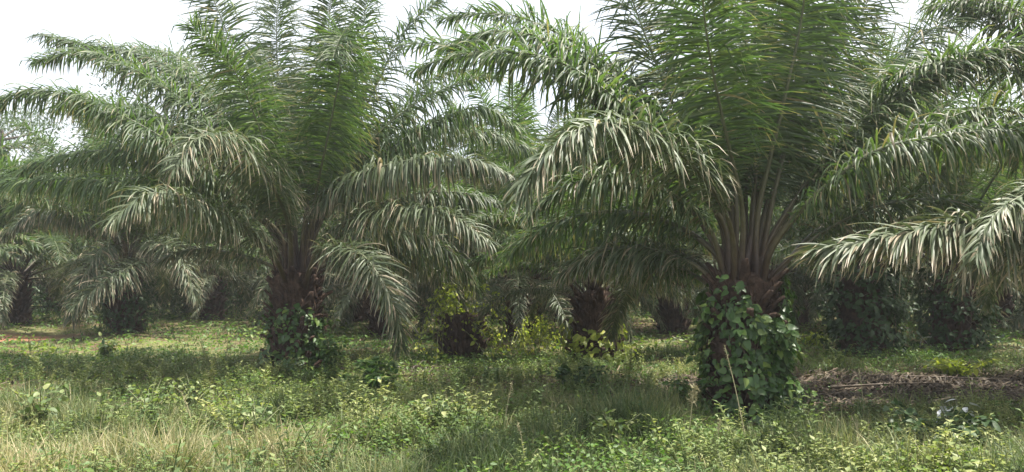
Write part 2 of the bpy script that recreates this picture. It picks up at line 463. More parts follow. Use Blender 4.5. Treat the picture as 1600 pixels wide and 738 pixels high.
# leaf template: ovate / heart shaped, along +Y, folded on its midrib, curling down at the tip
LEAF_V = np.array([[0, 0, 0], [-.42, .12, .06], [.42, .12, .06], [0, .25, -.02], [-.5, .38, .05], [.5, .38, .05], [0, .5, -.03], [-.34, .7, 0], [.34, .7, 0], [0, .75, -.07], [0, 1.02, -.18], [0, 1.02, -.18]], float)
LEAF_F = np.array([[0, 3, 4, 1], [0, 2, 5, 3], [3, 6, 7, 4], [3, 5, 8, 6], [6, 9, 10, 7], [6, 8, 10, 9]])
LEAF_T = np.array([0, .2, .2, .25, .4, .4, .5, .7, .7, .75, 1, 1])
SL_V = np.array([[0, 0, 0], [-.3, .4, .05], [0, .5, -.03], [.3, .4, .05], [0, 1, -.12]], float)
SL_F = np.array([[0, 2, 1, 1], [0, 3, 2, 2]])
# small leaf as two quads
SL_V = np.array([[0, 0, 0], [-.3, .42, .07], [.3, .42, .07], [0, 1, -.08], [0, .5, -.02]], float)
SL_F = np.array([[0, 4, 3, 1], [0, 2, 3, 4]])
SL_T = np.array([0, .5, .5, 1, .5])
def leaves(geo, O, D, Nn, size, wid, rnd, big=False):
    """O origins, D pointing direction, Nn rough face normal"""
    Y_ = norm(D); X = norm(np.cross(Y_, Nn)); Z = np.cross(X, Y_)
    S = np.stack([wid, size, size], 1)
    if big: inst(geo, LEAF_V, LEAF_F, O, X, Y_, Z, S, rnd, LEAF_T)
    else: inst(geo, SL_V, SL_F, O, X, Y_, Z, S, rnd, SL_T)

def climbing_vine(cx, cy, h, r, n, size, mat, seed, label, group=None, cat="climbing vine", side_bias=None, bulge=0.18, big=True, ztop_wob=0.25):
    rng = np.random.default_rng(seed)
    z0 = float(gz(cx, cy))
    root = empty("climbing_vine", (cx, cy, z0), label, cat, group)
    g = Geo()
    az = rng.uniform(0, 2 * PI, n)
    if side_bias is not None:
        k = rng.random(n) < 0.45
        az = np.where(k, rng.normal(side_bias, 0.8, n), az)
    lim = h * (1 - ztop_wob * (0.5 + 0.5 * np.sin(az * 3 + seed)) )
    z = lim * rng.random(n) ** 0.85
    clump = 0.5 + 0.5 * np.sin(az * 4 + z * 7 + seed) * np.cos(z * 5 - az * 2)
    rr = r + (bulge + .1) * clump ** 2 * rng.random(n) + 0.05 * rng.random(n) + 0.13 * np.exp(-z / 0.2)
    out = np.stack([np.cos(az), np.sin(az), 0 * az], 1)
    gap = np.sin(az * 2.3 + z * 4.1 + seed * 1.7) * np.cos(az * 1.1 - z * 6.3 + seed) + .35 * np.sin(az * 7 + z * 11)
    kp = (gap > -.42) | (rng.random(n) < .12)
    az, z, rr = az[kp], z[kp], rr[kp]; out = out[kp]; n = len(az)
    O = out * rr[:, None] + np.stack([0 * z, 0 * z, z + 0.05], 1)
    tng = np.stack([-np.sin(az), np.cos(az), 0 * az], 1)
    D = out * rng.uniform(.1, .9, n)[:, None] + tng * rng.normal(0, .7, n)[:, None] - UP * rng.uniform(-.1, 1.2, n)[:, None]
    Nn = out + UP * rng.uniform(.1, .9, n)[:, None] + tng * rng.normal(0, .4, n)[:, None]
    sz = size * rng.uniform(.35, 1.45, n)
    leaves(g, O, D, Nn, sz, sz * rng.uniform(.4, .85, n), rng.beta(2, 2, n), big)
    g.build("foliage", mat, root)
    g = Geo()
    for k in range(7):
        a = rng.uniform(0, 6.28); zz = np.linspace(0, h * rng.uniform(.6, 1), 14)
        aa = a + np.cumsum(rng.normal(0, .18, 14))
        tube(g, np.stack([np.cos(aa) * (r + .03), np.sin(aa) * (r + .03), zz], 1), 0.009, 5)
    g.build("stem", M['woody'], root, True)
    return root

# ------------------------------------------------------------------ the hero palms
def hero_palm(gx, gy, crown_px, h, label, heroes, seed, fill_n, fill_ok, tr=0.36, stub=120, group="oil palms of the plantation"):
    z0 = float(gz(gx, gy))
    root = empty("oil_palm", (gx, gy, z0), label, "palm tree", group)
    trunk_geo(h, tr, seed, stub).build("trunk", M['trunk'], root)
    base = np.array([gx, gy, z0])
    rng = np.random.default_rng(seed)
    for hd in heroes:
        pts, kw = hd
        kw = dict(kw)
        W3 = []
        for (px, py, dy) in pts:
            W3.append(at(px, py, gy + dy) - base)
        W3 = np.array(W3)
        a = W3[min(2, len(W3) - 1)][:2]; a = a / max(np.linalg.norm(a), 1e-6)
        low = min(1.0, abs(math.cos(math.atan2(W3[1][2] - h, np.linalg.norm(W3[1][:2])))))
        st = np.array([a[0] * (0.12 + .14 * low), a[1] * (0.12 + .14 * low), h + 0.05 - 0.28 * low ** 2 + kw.pop('up', 0.0)])
        P, L = crom(np.vstack([st, W3]), 40)
        mat = kw.pop('mat', 'frond')
        r0 = kw.pop('r0', 0.05)
        kw.setdefault('droop', 0.45)
        kw.setdefault('bare', 0.20 if W3[-1][2] > 3.5 else 0.22)
        g = frond_geo(P, L, int(kw.pop('n', 54 * L)), kw.pop('ml', (0.68 if gy < 11 else .80) if kw['droop'] > .45 else .84), kw.pop('droop'), kw.pop('hw', 0.0140), rng, **kw)
        f = g.build("frond", M[mat], root)
        rachis_geo(P, r0).build("midrib", M['rachis'], f, True)
    crown(root, h, fill_n, seed, TN, fill_ok, lowest=9)
    return root

# right palm
pR = on_ground(1165, 655)
YR = pR[1]; hR = at(1165, 440, YR)[2]
heroesR = [
    ([(1176, 330, .2), (1190, 180, .5), (1212, 40, .9), (1240, -170, 1.2)], dict(droop=.22, az=PI / 2)),
    ([(1185, 330, -.1), (1222, 170, -.3), (1255, 10, -.6), (1262, -160, -1.2)], dict(droop=.25, az=-PI / 2, bare=.3)),
    ([(1150, 320, .1), (1120, 175, .3), (1078, 45, .5), (985, -90, .6)], dict(droop=.25, az=PI * .62)),
    ([(1140, 300, .2), (1070, 200, .4), (1010, 60, .8), (960, -80, 1.2)], dict(droop=.25, az=PI * .6)),
    ([(1198, 320, .3), (1262, 200, .7), (1325, 60, 1.0), (1385, -50, 1.1)], dict(droop=.3, az=PI * .40)),
    ([(1210, 300, .0), (1248, 150, .1), (1290, 0, .2), (1330, -150, .3)], dict(droop=.25, az=PI * .45)),
    ([(1160, 330, -.3), (1130, 190, -.7), (1105, 60, -1.1), (1090, -90, -1.6)], dict(droop=.25, az=-PI * .6, bare=.33)),
    ([(1165, 320, .4), (1160, 150, 1.0), (1150, 10, 1.6), (1130, -110, 2.2)], dict(droop=.22, az=PI / 2)),
    ([(1125, 345, .2), (1035, 215, .3), (945, 115, .4), (850, 60, .5), (760, 50, .6), (700, 75, .7)], dict(droop=.8, ml=.7)),
    ([(1130, 350, .0), (1040, 235, -.1), (955, 150, -.1), (860, 92, .0), (740, 82, .1), (648, 108, .2)], dict(droop=.6, ml=.6)),
    ([(1140, 350, .4), (1075, 230, .8), (985, 130, 1.2), (890, 62, 1.6), (790, 22, 1.9), (690, 28, 2.2)], dict(droop=.5)),
    ([(1140, 350, -.5), (1085, 262, -1.2), (1010, 205, -1.8), (930, 195, -2.4), (860, 232, -2.8), (815, 300, -3.0)], dict(droop=.6, fw=62, mat='frond_old', ml=.70)),
    ([(1110, 360, -.1), (1060, 310, -.2), (985, 272, -.3), (900, 285, -.4), (830, 330, -.4)], dict(droop=.8, old=.4)),
    ([(1100, 425, .2), (1055, 400, .6), (1000, 386, 1.0), (940, 392, 1.4), (880, 425, 1.8)], dict(droop=.8, mat='frond_old', old=.7, ml=.6)),
    ([(1110, 425, .8), (1040, 385, 1.8), (950, 360, 2.8), (840, 365, 3.8), (740, 410, 4.6)], dict(droop=1.2, hw=.0155, old=.3)),
    ([(1100, 440, .8), (1040, 410, 1.6), (960, 400, 2.4), (880, 425, 3.0)], dict(droop=1.0, old=.5)),
    ([(1120, 300, .3), (1050, 260, .6), (960, 235, .9), (870, 245, 1.2), (790, 300, 1.5)], dict(droop=1.0)),
    ([(1120, 400, .4), (1050, 350, .9), (960, 330, 1.5), (860, 350, 2.0), (790, 400, 2.3)], dict(droop=.8, old=.4)),
    ([(1205, 370, .1), (1290, 260, .2), (1400, 155, .3), (1500, 90, .3), (1610, 75, .2), (1700, 130, .1)], dict(droop=.5)),
    ([(1200, 380, .5), (1270, 270, 1.0), (1370, 130, 1.6), (1450, 50, 2.0), (1560, 10, 2.3), (1650, 40, 2.5)], dict(droop=.45)),
    ([(1205, 390, -.3), (1265, 315, -.6), (1365, 238, -.9), (1480, 212, -1.0), (1600, 205, -1.1), (1690, 250, -1.2)], dict(droop=.85, old=.4)),
    ([(1220, 420, .4), (1290, 350, .9), (1380, 320, 1.4), (1470, 350, 1.8), (1530, 420, 2.0)], dict(droop=.8, old=.5)),
    ([(1120, 330, .8), (1060, 240, 1.5), (990, 200, 2.2), (900, 200, 3.0), (830, 260, 3.4)], dict(droop=.6)),
]
def okR(az, idx):      # fillers: only away from the camera, so that the near side keeps the photo's layout
    return (0.15 < az < PI - 0.15 and 1 <= idx < 8) or (1.35 < az < 2.0 and idx >= 8)
hero_palm(pR[0], YR, (1165, 430), hR, "large oil palm right of centre with broad leafy vines round its trunk", heroesR, 3, 34, okR, tr=0.32, stub=120)
climbing_vine(pR[0], YR, hR * 1.04, 0.40, 4300, 0.088, M['vine'], 5, "broad leaved green vine wrapped round the trunk of the large palm right of centre", "vines climbing the palm trunks", side_bias=-0.45, bulge=.2, ztop_wob=.3)

# left palm
pL = on_ground(462, 583)
YL = pL[1]; hL = at(462, 430, YL)[2]
heroesL = [
    ([(482, 320, .2), (500, 180, .5), (512, 60, .9), (520, -60, 1.0)], dict(droop=.25, az=PI / 2)),
    ([(490, 320, -.3), (515, 200, -.8), (532, 110, -1.3), (535, 55, -1.9), (520, 90, -2.5)], dict(bare=.3, droop=.35, az=-PI / 2)),
    ([(452, 320, .0), (415, 210, -.1), (370, 90, -.2), (325, -20, -.3), (290, -90, -.4)], dict(droop=.25, az=-PI * .35)),
    ([(495, 330, .1), (530, 200, .2), (560, 90, .3), (575, -20, .4)], dict(droop=.3, az=PI * .42)),
    ([(450, 330, -.4), (405, 200, -1.0), (365, 110, -1.5), (300, 40, -2.0)], dict(droop=.3, az=-PI * .6)),
    ([(460, 320, .5), (440, 180, 1.1), (432, 50, 1.6), (440, -60, 2.2)], dict(droop=.25, az=PI / 2)),
    ([(445, 340, .2), (390, 270, .4), (300, 170, .6), (215, 112, .7), (130, 82, .7), (55, 95, .7)], dict(droop=.7, hw=.0155)),
    ([(440, 370, -.2), (380, 315, -.5), (290, 240, -.8), (205, 188, -1.0), (110, 148, -1.1), (30, 145, -1.2), (-20, 170, -1.2)], dict(droop=.9, hw=.0155)),
    ([(430, 390, -.2), (370, 345, -.4), (290, 308, -.6), (200, 290, -.7), (100, 278, -.8), (5, 285, -.8)], dict(droop=1.4, old=.4, hw=.0165)),
    ([(440, 335, .5), (385, 235, 1.0), (310, 140, 1.4), (220, 85, 1.7), (130, 70, 1.9), (70, 55, 2.0)], dict(droop=.8, ml=.9, hw=.0165)),
    ([(440, 350, .1), (375, 280, .1), (280, 205, .1), (185, 165, .1), (90, 165, .1)], dict(droop=.9, ml=.9, hw=.0165)),
    ([(435, 375, .3), (370, 315, .6), (280, 255, .9), (180, 235, 1.2), (70, 250, 1.4), (-10, 290, 1.5)], dict(droop=1.1, ml=.85, hw=.0165)),
    ([(450, 350, -.8), (410, 265, -1.6), (360, 218, -2.3), (310, 215, -3.0), (272, 262, -3.4)], dict(droop=.8, mat='frond_old', old=.6)),
    ([(430, 405, -.8), (375, 350, -1.6), (300, 312, -2.2), (230, 303, -2.7), (175, 345, -3.0)], dict(droop=.85, mat='frond_old', old=.6)),
    ([(430, 420, .0), (370, 398, .2), (300, 390, .4), (245, 410, .5)], dict(droop=.7, mat='frond_old', old=1, ml=.5)),
    ([(495, 398, -.8), (528, 386, -1.4), (570, 402, -2.0), (605, 455, -2.4), (622, 505, -2.5), (626, 540, -2.5)], dict(droop=.5, fw=66, mat='frond_old', old=.7, ml=.68)),
    ([(475, 355, -.3), (505, 315, -.5), (565, 272, -.8), (650, 250, -1.0), (740, 250, -1.2), (800, 275, -1.2)], dict(droop=1.7, old=.3, ml=.78, hw=.0165, mat='frond_old')),
    ([(500, 340, .2), (555, 278, .4), (625, 222, .6), (690, 185, .8), (755, 168, .9), (805, 200, 1.0)], dict(droop=1.3, hw=.0155)),
    ([(500, 335, .6), (570, 232, 1.2), (635, 165, 1.7), (690, 115, 2.0), (760, 118, 2.4)], dict(droop=.5)),
    ([(500, 345, 1.0), (580, 260, 1.9), (680, 205, 2.7), (790, 215, 3.4), (880, 270, 3.8)], dict(droop=1.0, hw=.0155)),
    ([(492, 330, .3), (545, 215, .7), (590, 130, 1.0), (630, 50, 1.2), (690, -5, 1.4)], dict(droop=.4)),
    ([(505, 375, -.4), (565, 338, -.8), (640, 325, -1.2), (710, 338, -1.5), (765, 380, -1.7)], dict(droop=.85, mat='frond_old', old=.5)),
    ([(500, 400, .5), (570, 330, 1.0), (670, 300, 1.5), (780, 315, 1.9), (860, 370, 2.2)], dict(droop=1.2, hw=.0155)),
    ([(500, 420, .6), (580, 390, 1.2), (670, 395, 1.8), (750, 430, 2.2)], dict(droop=1.0, old=.5)),
    ([(505, 410, .2), (560, 370, .5), (640, 365, .8), (710, 400, 1.0), (745, 450, 1.1)], dict(droop=.9, old=.5)),
    ([(448, 335, .8), (400, 240, 1.5), (340, 150, 2.0), (280, 90, 2.4), (215, 75, 2.8)], dict(droop=.5)),
    ([(435, 370, .6), (370, 290, 1.2), (290, 235, 1.8), (200, 225, 2.3), (120, 250, 2.7)], dict(droop=.7)),
]
def okL(az, idx):
    return (0.1 < az < PI - 0.1 and 1 <= idx < 8) or (0.6 < az < 2.5 and idx >= 8)
hero_palm(pL[0], YL, (462, 430), hL, "large oil palm left of centre with a dark reddish brown fibrous trunk", heroesL, 8, 36, okL, tr=0.37, stub=130)
climbing_vine(pL[0], YL, hL * .74, 0.37, 1900, 0.092, M['vine'], 9, "leafy green vine climbing the lower trunk of the palm left of centre", "vines climbing the palm trunks", side_bias=-0.3, bulge=.2)

# palm just outside the right edge: its fronds hang into the picture
pE = np.array([8.6, 10.2]); hE = 2.0
heroesE = [
    ([(1700, 385, -1.2), (1600, 362, -2.0), (1500, 352, -2.5), (1390, 368, -3.0), (1290, 388, -3.3)], dict(droop=.40, fw=40, mat='frond_old', old=.6, ml=.95, hw=.017)),
    ([(1740, 330, -1.6), (1680, 290, -2.4), (1610, 300, -3.0), (1550, 340, -3.4), (1525, 400, -3.6)], dict(droop=.8, fw=60, hw=.0155, mat='frond_old', old=.6, ml=.6)),
    ([(1740, 300, -.6), (1660, 215, -1.0), (1560, 170, -1.3), (1470, 190, -1.5), (1390, 250, -1.6)], dict(droop=.8, old=.3)),
    ([(1760, 250, .2), (1700, 130, .5), (1620, 40, .7), (1540, 0, .8), (1450, 10, .9)], dict(droop=.6)),
    ([(1750, 400, -.2), (1660, 370, -.3), (1570, 385, -.3), (1500, 440, -.3)], dict(droop=.9, mat='frond_old', old=.8)),
]
def okE(az, idx):
    return (1 <= idx < 7 and az < 4.2) or (az < 1.8 and idx >= 7)
hero_palm(pE[0], pE[1], None, hE, "oil palm standing just past the right edge with fronds reaching into view", heroesE, 21, 34, okE, stub=70)

# ------------------------------------------------------------------ further palms
def add_palm(x, y, h, seed, tpl, n, label, group, sc=1.0, stubs=60, ok=None, midrib=True, trunk_mesh=None, lowest=11):
    z0 = float(gz(x, y))
    root = empty("oil_palm", (x, y, z0), label, "palm tree", group)
    if trunk_mesh is None:
        trunk_geo(h, .38, seed, stubs).build("trunk", M['trunk'], root)
    else:
        t = bpy.data.objects.new("trunk", trunk_mesh); col.objects.link(t); t.parent = root; t.rotation_euler = (0, 0, seed * 1.7)
        t.scale = (1, 1, h / 2.2)
    crown(root, h, n, seed, tpl, ok, sc, midrib, lowest=lowest)
    return root
G = "oil palms of the plantation"
def gp(px, py): return on_ground(px, py)
mids = [
    (930, 566, 1.25, 31, .62, 34, "small drooping oil palm between the two large palms"),
    (715, 556, 0.75, 32, .55, 0, None),
    (818, 528, 1.6, 36, 1.0, 52, "grey green oil palm standing behind the gap between the two large palms"),
    (600, 520, 1.6, 37, .9, 48, "oil palm half hidden behind the right side of the left palm"),
    (1050, 520, 1.6, 38, .95, 48, "oil palm half hidden behind the left side of the vine clad palm"),
    (330, 500, 1.6, 39, .95, 38, "oil palm behind the left side of the palm left of centre"),
    (25, 506, 1.7, 40, .95, 40, "oil palm at the left edge behind the bare red earth"),
    (190, 522, 1.9, 33, 0, 0, None),
    (1352, 560, 2.1, 34, .85, 26, "oil palm right of the large vine clad palm with a thick dark leafy trunk"),
    (1490, 545, 2.1, 35, .9, 34, "shaded oil palm near the right edge behind the belt of dry litter"),
]
for px, py, h, sd, sc, n, lab in mids:
    x, y = gp(px, py)
    if n: add_palm(x, y, h, sd, TN, n, lab, G, sc, lowest={31: 9, 34: 4, 35: 8}.get(sd, 11), ok=(lambda a, i: not (3.3 < a < 6.1 and i > 5)) if sd in (31, 34) else (lambda a, i: not (4.6 < a < 6.28 and i > 6)) if sd == 33 else None)
def shade_foliage():  # dark leaves added to stand for the shade between the far trunks
    rg = np.random.default_rng(71); g = Geo(); n = 100000
    y = rg.uniform(28.5, 62, n); x = rg.uniform(-1, 1, n) * (.68 * y + 4)
    top = 1.5 + .5 * np.sin(x * .8 + y) + .4 * np.sin(x * 1.7 - y * .6)
    z = gz(x, y) + np.maximum(top, .1) * rg.random(n)
    sz = rg.uniform(.10, .26, n)
    leaves(g, np.stack([x, y, z], 1), rg.normal(0, 1, (n, 3)), UP + rg.normal(0, .6, (n, 3)), sz, sz * .6, rg.random(n))
    o = g.build("shade_foliage", M['vine_dark']); tag(o, "dark leaf mass added for the shade between the far palm trunks", "shade_foliage", kind="stuff")
shade_foliage()
x, y = gp(195, 522)
heroesF = [
    ([(188, 392, -.6), (165, 384, -1.2), (136, 425, -1.7), (112, 500, -2.0)], dict(droop=.8, mat='frond_old', old=.8, ml=.8, hw=.02)),
    ([(225, 405, -.8), (205, 416, -1.6), (165, 440, -2.3), (112, 480, -2.8)], dict(droop=.7, mat='frond_old', old=.6, ml=.8, hw=.02)),
    ([(215, 388, -.5), (250, 380, -1.0), (285, 410, -1.4), (305, 465, -1.6)], dict(droop=.9, mat='frond_old', old=.8, ml=.8, hw=.02)),
    ([(190, 360, .2), (140, 310, .5), (70, 300, .8), (0, 340, 1.0)], dict(droop=1.0, ml=.8, hw=.02)),
    ([(175, 370, -.3), (120, 335, -.8), (50, 335, -1.2), (-10, 380, -1.4)], dict(droop=1.0, mat='frond_old', old=.4, ml=.8, hw=.02)),
    ([(215, 360, .0), (260, 320, .0), (320, 320, .0), (375, 370, .0)], dict(droop=1.0, ml=.8, hw=.02)),
]
hero_palm(x, y, None, 1.75, "oil palm at the far left with brown fronds arching down to the grass", heroesF, 33, 36, lambda a, i: i < 7 or 0.3 < a < 2.8, stub=70)
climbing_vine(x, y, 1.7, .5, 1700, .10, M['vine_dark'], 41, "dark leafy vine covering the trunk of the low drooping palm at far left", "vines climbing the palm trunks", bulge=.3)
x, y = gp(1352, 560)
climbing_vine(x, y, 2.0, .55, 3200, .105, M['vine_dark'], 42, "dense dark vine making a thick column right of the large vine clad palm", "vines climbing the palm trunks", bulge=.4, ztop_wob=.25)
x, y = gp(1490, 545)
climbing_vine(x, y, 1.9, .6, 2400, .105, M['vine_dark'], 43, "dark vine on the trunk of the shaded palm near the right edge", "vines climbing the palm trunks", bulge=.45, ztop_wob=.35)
x, y = gp(930, 566)
climbing_vine(x, y, .8, .42, 500, .12, M['vine_gold_sunpaint'], 44, "yellow green vine round the foot of the small palm between the two large ones", "vines climbing the palm trunks", bulge=.3)

# far rows
tmp = trunk_geo(2.2, .42, 77, 50).build("trunk", M['trunk']); tm = tmp.data; bpy.data.objects.remove(tmp)
rnd = random.Random(5)
rows = []; seen = set()
for r_i, Y in enumerate([23.0, 28.5, 34, 41, 49, 58]):
    hw_ = 0.66 * Y + 4
    x = -hw_ + (4.2 if r_i % 2 else 0.5)
    while x < hw_:
        rows.append((x + rnd.uniform(-.8, .8), Y + rnd.uniform(-.9, .9), r_i)); x += 7.0
for i, (x, y, r_i) in enumerate(rows):
    if any((x - gp(a, b)[0]) ** 2 + (y - gp(a, b)[1]) ** 2 < 14 for a, b in [m[:2] for m in mids]): continue
    q = x / y
    side = ("left edge", "far left", "left", "left of the middle", "middle", "right of the middle", "right", "far right", "right edge")[int(np.clip((q + .585) / .13, 0, 8.99))]
    if r_i < 2 and (r_i, side) in seen: side = side + ", outer of two"
    seen.add((r_i, side))
    lab = ("oil palm of the first back row, at the %s between nearer palms" % side, "half hidden oil palm of the second back row, at the %s" % side, "shaded oil palm deep in the plantation, beyond the second back row")[min(r_i, 2)]
    add_palm(x, y, rnd.uniform(1.3, 2.1), 100 + i, TF_ , 44 if r_i < 3 else 30, lab, ("first back row of palms", "second back row of palms", "palms deep in the plantation")[min(r_i, 2)],
             rnd.uniform(.95, 1.15), midrib=r_i < 3, trunk_mesh=tm)

# the yellow-green vine mound between the big palms (a short old stump)
x, y = gp(722, 560)
rt = empty("palm_stump", (x, y, float(gz(x, y))), "short dark palm stump under arching yellow green vines", "tree stump")
trunk_geo(.75, .38, 51, 60).build("trunk", M['trunk'], rt)
for k in range(0):
    a = k * 2.4
    add_frond(rt, (TN[9 + k % 3][1], TN[9 + k % 3][2]), (.12 * math.cos(a), .12 * math.sin(a), .72), a, .26 + .03 * (k % 3))
def vine_mound(x, y, w, h, n, size, mat, seed, label):
    rng = np.random.default_rng(seed)
    root = empty("vine_mound", (x, y, float(gz(x, y))), label, "vine")
    g = Geo(); gs = Geo(); O = []; D = []
    for k in range(34):
        a = rng.uniform(0, 2 * PI); l = w * rng.uniform(.25, 1.5); hh = h * rng.uniform(.45, 1.2)
        s = np.linspace(0, 1, 14)
        rad = .15 + l * s ** 1.2; z = hh * (1 - (s - .25) ** 2 * 1.75) * (.55 + .45 * (s > -1))
        P = np.stack([rad * np.cos(a + s * .5), rad * np.sin(a + s * .5), np.maximum(z, .04)], 1)
        tube(gs, P, .006, 4)
        m = n // 34
        q = rng.uniform(0, 13, m); i0 = q.astype(int).clip(0, 12); f = (q - i0)[:, None]
        O.append(P[i0] * (1 - f) + P[i0 + 1] * f + rng.normal(0, .04, (m, 3)))
    O = np.concatenate(O); D = rng.normal(0, .6, O.shape) + np.array([0, 0, -.5]); Nn = rng.normal(0, .5, O.shape) + UP
    sz = size * rng.uniform(.5, 1.2, len(O))
    leaves(g, O, D, Nn, sz, sz * .7, rng.random(len(O)), True)
    g.build("foliage", mat, root); gs.build("stem", M['stem'], root, True)
vine_mound(x, y, .9, 1.3, 1100, .085, M['vine_gold_sunpaint'], 54, "arching yellow green vines hanging over the short palm stump in the middle")
x2, y2 = gp(835, 548)
vine_mound(x2, y2, .6, .75, 500, .09, M['vine_gold_sunpaint'], 53, "sunlit pale leafed creeper right of the vine covered stump")

# ------------------------------------------------------------------ distant broadleaf tree behind the left palm
def broad_tree(x, y, h, seed, label):
    rng = np.random.default_rng(seed)
    root = empty("broadleaf_tree", (x, y, 0), label, "tree")
    g = Geo(); ends = []
    tp = np.array([[0, 0, -.2], [.1, 0, h * .3], [-.1, .1, h * .55], [0, 0, h * .8]])
    P, _ = crom(tp, 14); tube(g, P, np.linspace(.28, .08, 14), 9)
    for k in range(16):
        z = h * rng.uniform(.4, .78); a = rng.uniform(0, 6.28); l = h * rng.uniform(.15, .28)
        e = np.array([l * math.cos(a), l * math.sin(a), z + l * rng.uniform(.2, .8)])
        P, _ = crom([[0, 0, z], (np.array([0, 0, z]) + e) / 2 + [0, 0, -.1], e], 8); tube(g, P, np.linspace(.08, .02, 8), 6)
        ends.append(e)
    g.build("trunk", M['bark'], root, True)
    g = Geo(); ends = np.array(ends + [[0, 0, h * .85]])
    n = 5200
    c = ends[rng.integers(0, len(ends), n)] 
    v = norm(rng.normal(0, 1, (n, 3))) * (rng.random(n) ** .45)[:, None] * np.array([1, 1, .7]) * h * .11
    sz = rng.uniform(.14, .30, n)
    leaves(g, c + v, rng.normal(0, 1, (n, 3)), UP + rng.normal(0, .6, (n, 3)), sz, sz * .6, rng.random(n))
    g.build("crown", M['farleaf'], root)
p = at(262, 90, 40.0); broad_tree(p[0], 40.0, p[2] + 1.0, 61, "tall broadleaf tree rising far behind the palm left of centre")
p = at(5, 150, 46.0); broad_tree(p[0], 46.0, p[2] + .6, 62, "distant broadleaf tree at the left edge behind the palms")

# far wood closing the view
def far_wood():
    rng = np.random.default_rng(70); g = Geo(); n = 26000
    x = rng.uniform(-95, 95, n); y = rng.uniform(78, 92, n)
    top = 4.5 + 1.2 * np.sin(x * .35) + .8 * np.sin(x * .9 + 2)
    z = top * rng.random(n) ** .7
    sz = rng.uniform(.5, 1.1, n)
    leaves(g, np.stack([x, y, z], 1), rng.normal(0, 1, (n, 3)), UP + rng.normal(0, .7, (n, 3)), sz, sz * .55, rng.random(n))
    o = g.build("distant_wood", M['farleaf']); tag(o, "far off wall of green trees closing the view", "wood", kind="stuff")
far_wood()

# ------------------------------------------------------------------ hazy air
def haze_box():
    m = bpy.data.materials.new("haze"); m.use_nodes = True; nt = m.node_tree
    nt.nodes.remove(nt.nodes["Principled BSDF"])
    v = nt.nodes.new("ShaderNodeVolumePrincipled"); v.inputs["Color"].default_value = (.93, .97, 1, 1)
    v.inputs["Density"].default_value = 0.0013; v.inputs["Anisotropy"].default_value = 0.35
    nt.links.new(v.outputs[0], nt.nodes["Material Output"].inputs["Volume"])
    X0, X1, Y0, Y1, Z0, Z1 = -910, 910, -310, 1510, -1.5, 16
    V = [(x, y, z) for x in (X0, X1) for y in (Y0, Y1) for z in (Z0, Z1)]
    Fq = [[0, 1, 3, 2], [4, 6, 7, 5], [0, 4, 5, 1], [2, 3, 7, 6], [0, 2, 6, 4], [1, 5, 7, 3]]
    o = mesh_np("haze", V, Fq, m); tag(o, "thin warm haze in the humid air of the plantation", "haze", kind="stuff")
haze_box()

# ------------------------------------------------------------------ ground vegetation
rng = np.random.default_rng(99)
def nz(x, y, s, ph):
    return (np.sin(x * s + ph) * np.cos(y * s * 1.13 + ph * 2.1) + .6 * np.sin(x * s * 2.3 - y * s * 1.9 + ph * 3) + .4 * np.sin(x * s * 4.1 + y * s * 3.7 + ph)) / 2
pR_, pL_ = pR, pL
dirt = on_ground(-30, 530); belt = on_ground(1480, 612)
def bare(x, y):
    a = ((x - dirt[0]) / 2.3) ** 2 + ((y - dirt[1]) / 3.2) ** 2
    b = ((x - belt[0]) / 4.2) ** 2 + ((y - belt[1]) / 1.9) ** 2
    return np.minimum(a, b)
def sample(n, y0, y1, pw, spread=1.15):
    u = rng.random(n) ** pw
    y = y0 + (y1 - y0) * u
    x = (rng.random(n) * 2 - 1) * (.64 * y * spread + 1.2)
    return x, y
BL = []
for b in (0.15, .45, .8):
    s = np.array([0, .35, .7, 1.0]); w = np.array([.7, 1, .75, .08])
    yy = b * s ** 2; zz = s * (1 - .35 * b * s)
    V = []
    for k in range(4): V += [[-w[k], yy[k], zz[k]], [w[k], yy[k], zz[k]]]
    BL.append((np.array(V), np.array([[0, 1, 3, 2], [2, 3, 5, 4], [4, 5, 7, 6]]), np.repeat(s, 2)))
def blades(geo, x, y, hgt, wid, rn):
    n = len(x); z = gz(x, y) - .02
    k = rng.integers(0, 3, n); a = rng.uniform(0, 2 * PI, n)
    tl = rng.normal(0, .22, n); tl2 = rng.normal(0, .22, n)
    X = np.stack([np.cos(a), np.sin(a), 0 * a], 1); Y_ = np.stack([-np.sin(a), np.cos(a), 0 * a], 1)
    Z = norm(UP + X * tl[:, None] + Y_ * tl2[:, None])
    for j in range(3):
        m = k == j
        TV, TFq, TT = BL[j]
        inst(geo, TV, TFq, np.stack([x, y, z], 1)[m], X[m], Y_[m], Z[m], np.stack([wid, hgt, hgt], 1)[m], rn[m], TT)
